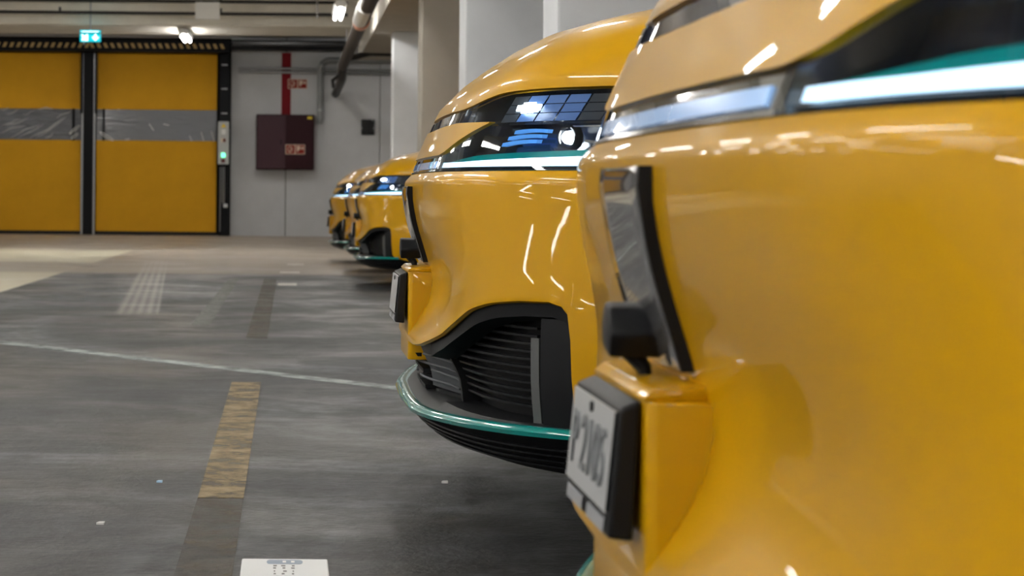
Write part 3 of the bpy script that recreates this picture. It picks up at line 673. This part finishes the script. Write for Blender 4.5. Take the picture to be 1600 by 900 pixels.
chin = MB().grid([[sp(s, cz_top(s)+(.128-cz_top(s))*j/5, 0 if False else co_top(s)-(.0+.075*(j/5)**1.3)*(1-.6*sstep(.7, .9, abs(plan(s)[1])))) for s in CS] for j in range(6)])
chin.grid([[sp(s, .128, co_top(s)-.075*(1-.6*sstep(.7, .9, abs(plan(s)[1])))) for s in CS], [(plan(s)[0]+.45, plan(s)[1]*.9, .125) for s in CS]])
P_('chin', chin, 'black_satin')
for k in range(4):
    P_('chin_rib', MB().grid([[tuple(Vector(sp(s, .178-.011*k+po, lipo(s)-.006-.010*k+q))) for po, q in ((.002, -.004), (.001, .003), (-.002, .003), (-.003, -.004))] for s in LS]), 'black_plastic')
# plate pedestal, plate, plaque and sensor pod in the middle
ped = MB(); yy = [-.125, -.118, -.105, 0, .105, .118, .125]
def pedx(y, z): a = abs(y); return (-.022 if a < .119 else -.018)+(.436-z)*-.03
ped.prism([(.10, -.140), (.000, -.127), (-.006, -.120), (-.006, .120), (.000, .127), (.10, .140)], 'z', .268, .4345)
pm = P_('plate_mount', ped, 'paint', smooth=True, bevel=.003)
plate = MB().prism([(-.007, .434), (-.022, .428), (-.030, .338), (-.012, .336)], 'y', -.108, .108)
pf = P_('plate_frame', plate, 'black_plastic', smooth=False, bevel=.003)
def pq(y, z, o=0):      # a point on the tilted plate face
    return (-.0305+.0085*(z-.338)/.09-o, y, z)
def pface(y0, y1, z0, z1, o): return MB().grid([[pq(y0, z0, o), pq(y1, z0, o)], [pq(y0, z1, o), pq(y1, z1, o)]]).grid([[pq(y0, z0, 0), pq(y1, z0, 0)], [pq(y0, z0, o), pq(y1, z0, o)]]).grid([[pq(y0, z1, 0), pq(y1, z1, 0)], [pq(y0, z1, o), pq(y1, z1, o)]])
P_('plate_face', pface(-.102, .102, .355, .425, .002), 'plate_silver', pf, smooth=False)
P_('frame_strip', pface(-.095, -.012, .340, .350, .001), 'plate_strip', pf, smooth=False)
P_('frame_strip', pface(.012, .095, .340, .350, .001), 'plate_strip', pf, smooth=False)
P_('screw', MB().tube([pq(.0, .419, .0), pq(.0, .419, .004)], .004, 8), 'frame_black', pf)
P_('ledge', MB().prism([(-.007, .437), (.0, .443), (.07, .447), (.07, .4345), (-.007, .4345)], 'y', -.118, .118), 'paint', bevel=.002)
pl_s = lin(-sw(.085), sw(.085), 6)
P_('nose_plaque', slab(pl_s, .452, .597, 10, .010, .03), 'plaque', smooth=True, label='dark glossy plaque on the middle of the bumper', bevel=.002)
P_('plaque_side', slab([-sw(.0905), -sw(.0855)], .452, .597, 10, .0095, .03), 'black_satin', smooth=False)
P_('plaque_side', slab([sw(.0855), sw(.0905)], .452, .597, 10, .0095, .03), 'black_satin', smooth=False)
pod = MB().prism([(-.016, .456), (.018, .462), (.024, .480), (.012, .497), (-.014, .493), (-.024, .474)], 'x', -.016, .030)
pd = P_('sensor_pod', pod, 'black_plastic', smooth=True, bevel=.004, label='small black sensor pod over the plate')
P_('pod_stalk', MB().tube([(.000, -.002, .465), (.012, -.004, .448), (.014, -.006, .434)], [.009, .006, .005], 8), 'black_plastic', pd)
# sides, cabin, underside, wheels
def ztop(x): return interp([(XB, .925), (4.2, .97), (4.7, .95)], x) if x > XB else .757+(.925-.757)*interp(GT, (x-.6)/(XB-.6))
def side_low(x):
    for xc in (.985, 3.72):
        if abs(x-xc) < .352: return .325+math.sqrt(.352**2-(x-xc)**2)
    return .20
xs = sorted(set([.60+.02*i for i in range(206)]+[.6335, .634, 1.336, 1.3365, 3.3685, 3.369, 4.071, 4.0715]))
def side_y(x, z):
    yb = .945+.015*sstep(.6, 1.2, x)-.05*sstep(4.1, 4.7, x)
    return yb-.022*((z-.6)/.35)**2*(1 if z > .6 else .6)
for sg in (-1, 1):
    rows = [[(x, sg*side_y(x, side_low(x)+(ztop(x)-side_low(x))*j/10), side_low(x)+(ztop(x)-side_low(x))*j/10) for x in xs] for j in range(11)]
    rows.insert(0, [(x, sg*(side_y(x, side_low(x))-.05), side_low(x)) for x in xs])
    P_('body_side', MB().grid(rows), 'paint')
    P_('sill', B(1.34, 3.36, sg*.95-.03, sg*.95+.012, .185, .245), 'black_satin', smooth=False, bevel=.008)
    for xc in (2.35, 3.35): P_('door_seam', B(xc, xc+.006, sg*.958-.006, sg*.958+.004, .26, .93), 'under', smooth=False)
    for xc in (2.15, 3.15): P_('door_handle', B(xc-.11, xc+.06, sg*.955-.01, sg*.955+.022, .84, .865), 'paint', smooth=False, bevel=.006)
    mi = P_('mirror', MB().prism([(1.52, .97), (1.66, .97), (1.68, 1.05), (1.62, 1.10), (1.52, 1.09)], 'y', sg*.93, sg*1.10), 'paint', bevel=.012)
    P_('mirror_arm', B(1.56, 1.62, min(sg*.86, sg*.95), max(sg*.86, sg*.95), .95, .985), 'black_satin', mi, smooth=False)
RF = [(XB, 1.0), (1.35, 1.10), (2.05, 1.52), (2.3, 1.59), (2.9, 1.63), (3.6, 1.61), (4.1, 1.54), (4.45, 1.36), (4.72, .97)]
def rz(x): return interp(RF, x)
def cab(x, u):      # u 0 belt .. 1 roof edge
    zb = ztop(x)-.004; zr = rz(x)-.02; z = zb+(max(zr, zb+.002)-zb)*u
    yb = side_y(x, ztop(x))-.015; return yb-(.235*(z-zb)/.62), z
cx_ = [XB+(4.70-XB)*i/44 for i in range(45)]
for sg in (-1, 1):
    P_('side_window', MB().grid([[(x, sg*cab(x, u)[0], cab(x, u)[1]) for x in cx_] for u in (0, .5, 1)]), 'dark_glass')
    for x in (2.25, 3.25): P_('window_pillar', MB().grid([[(x+dx, sg*(cab(x, u)[0]+.004), cab(x, u)[1]) for dx in (0, .07)] for u in (0, .5, 1)]), 'gloss_black')
def top_row(x, n=12): y, z = cab(x, 1); return [(x, y*(-1+2*k/n), z+.035*(1-(-1+2*k/n)**2)) for k in range(n+1)]
P_('windshield', MB().grid([top_row(x) for x in cx_ if x <= 2.14]), 'dark_glass')
P_('roof', MB().grid([top_row(x) for x in cx_ if 2.04 <= x <= 4.14]), 'paint')
P_('rear_window', MB().grid([top_row(x) for x in cx_ if x >= 4.04]), 'dark_glass')
P_('tailgate', MB().grid([[(4.70-.02*abs(t)**2+(.06 if z < .4 else 0), t*.905, z) for t in lin(-1, 1, 10)] for z in (.22, .4, .6, .8, .955)]), 'paint')
for sg in (-1, 1): P_('tail_lamp', B(4.64, 4.715, min(sg*.5, sg*.88), max(sg*.5, sg*.88), .80, .87), 'dark_red', bevel=.01)
P_('underside', B(.55, 4.6, -.62, .62, .17, .30).box(1.38, 3.3, -.90, .90, .19, .32), 'under', smooth=False)
for sg in (-1, 1):
    for xc in (.985, 3.72):
        y0 = sg*.83
        tm = MB().lathe([(.20, -.10), (.225, -.112), (.30, -.112), (.325, -.09), (.33, 0), (.325, .09), (.30, .112), (.225, .112), (.20, .10)], y0, (xc, .33), 32)
        ti = P_('wheel', tm, 'rubber')
        P_('rim', MB().lathe([(.205, .10), (.20, .09), (.19, -.02), (.001, -.02)], y0, (xc, .33), 32) if sg > 0 else MB().lathe([(.205, -.10), (.20, -.09), (.19, .02), (.001, .02)], y0, (xc, .33), 32), 'black_plastic', ti)
        for k in range(5):
            a = 2*PI*k/5+.3; d = (math.cos(a), math.sin(a)); q = (-d[1]*.028, d[0]*.028)
            pts = [(xc+d[0]*r_+q[0]*m_, .33+d[1]*r_+q[1]*m_) for r_, m_ in ((.03, 1.1), (.198, .8), (.198, -.8), (.03, -1.1))]
            P_('spoke', MB().prism(pts, 'y', y0+sg*.07, y0+sg*.095), 'alloy', ti, smooth=False)

CARS = [(.253, 1.57, 0, 'yellow car with silver embossed plate, parked farthest from the ochre gates'),
        (.236, 4.13, 0, 'yellow car with honeycomb headlamp, next to the car farthest from the gates'),
        (.478, 14.8, 0, 'yellow car parked just past the second pillar, first of the distant three'),
        (.484, 17.6, 0, 'yellow car mostly hidden, middle one of the distant three'),
        (.405, 20.3, 0, 'yellow car at the gate end of the row, nearest the grey wall')]
plate_text = text_mesh('P 2105', .060, .0012)
for ci, (cx0, cy0, rz_, lab) in enumerate(CARS):
    root = empty('car', (cx0, cy0, fz(cy0)+(.002, .006, 0, 0, 0)[ci]), lab, 'car', 'row of yellow cars', rz_)
    made = []
    for name, me, m, par, label in PARTS:
        o = link(name, me, m, made[par] if par is not None else root)
        if label: o['label'] = label
        made.append(o)
        if name == 'plate_frame' and ci == 0:
            t = link('plate_lettering', plate_text, 'plate_char', o)
            t.location = pq(0, .387, .0025); t.rotation_euler = (PI/2-.085, 0, -PI/2)

# ---------------------------------------------------------------- small things on the floor
zc = fz(2.9)
ct = empty('carton', (0.0, 2.87, zc), 'small white carton with a blue label lying on the dark floor', 'box')
obj('carton_body', MB().prism([(-.061, 0), (.061, 0), (.0635, .03), (.061, .06), (-.061, .06), (-.0635, .03)], 'y', -.16, .15), 'paper', ct, bevel=.002)
lab_pts = [(.021+.0045*math.cos(t), .122+.016*math.sin(t)) for t in [-PI/2+PI*i/6 for i in range(7)]]+[(-.021+.0045*math.cos(t), .122+.016*math.sin(t)) for t in [PI/2+PI*i/6 for i in range(7)]]
lb_ = obj('blue_label', MB().prism(lab_pts, 'z', .0598, .0606), 'label_blue', ct)
for a in (-.003, .009): obj('label_mark', B(a, a+.005, .116, .128, .0604, .0609), 'white', lb_)
for yy, segs in ((.088, ((-.016, -.011), (-.005, .001), (.010, .014))), (.070, ((-.016, -.012), (-.003, .001), (.009, .014))), (.046, ((-.015, -.013), (-.002, .003), (.011, .013))), (.026, ((-.015, -.012), (-.004, 0), (.010, .013))), (.002, ((-.015, -.004), (0, .014))), (-.016, ((-.015, -.006), (-.003, .005), (.008, .014)))):
    for a, b_ in segs: obj('print_mark', B(a, b_, yy, yy+.009, .0598, .0603), 'print', ct)
for x, y, r, m, lab in ((-.255, 4.28, .006, 'speck', 'tiny pale blue chip lying on the dark floor'), (.325, 4.31, .007, 'white', 'tiny white paper scrap on the floor before the second car'), (-.325, 3.72, .007, 'white', 'tiny white paper scrap on the floor beside the blue chip')):
    obj('litter_scrap', MB().prism([(x-r, y-r*.8), (x+r*.9, y-r), (x+r, y+r*1.2), (x-.4*r, y+r)], 'z', fz(y), fz(y)+.004), m, label=lab, cat='litter')
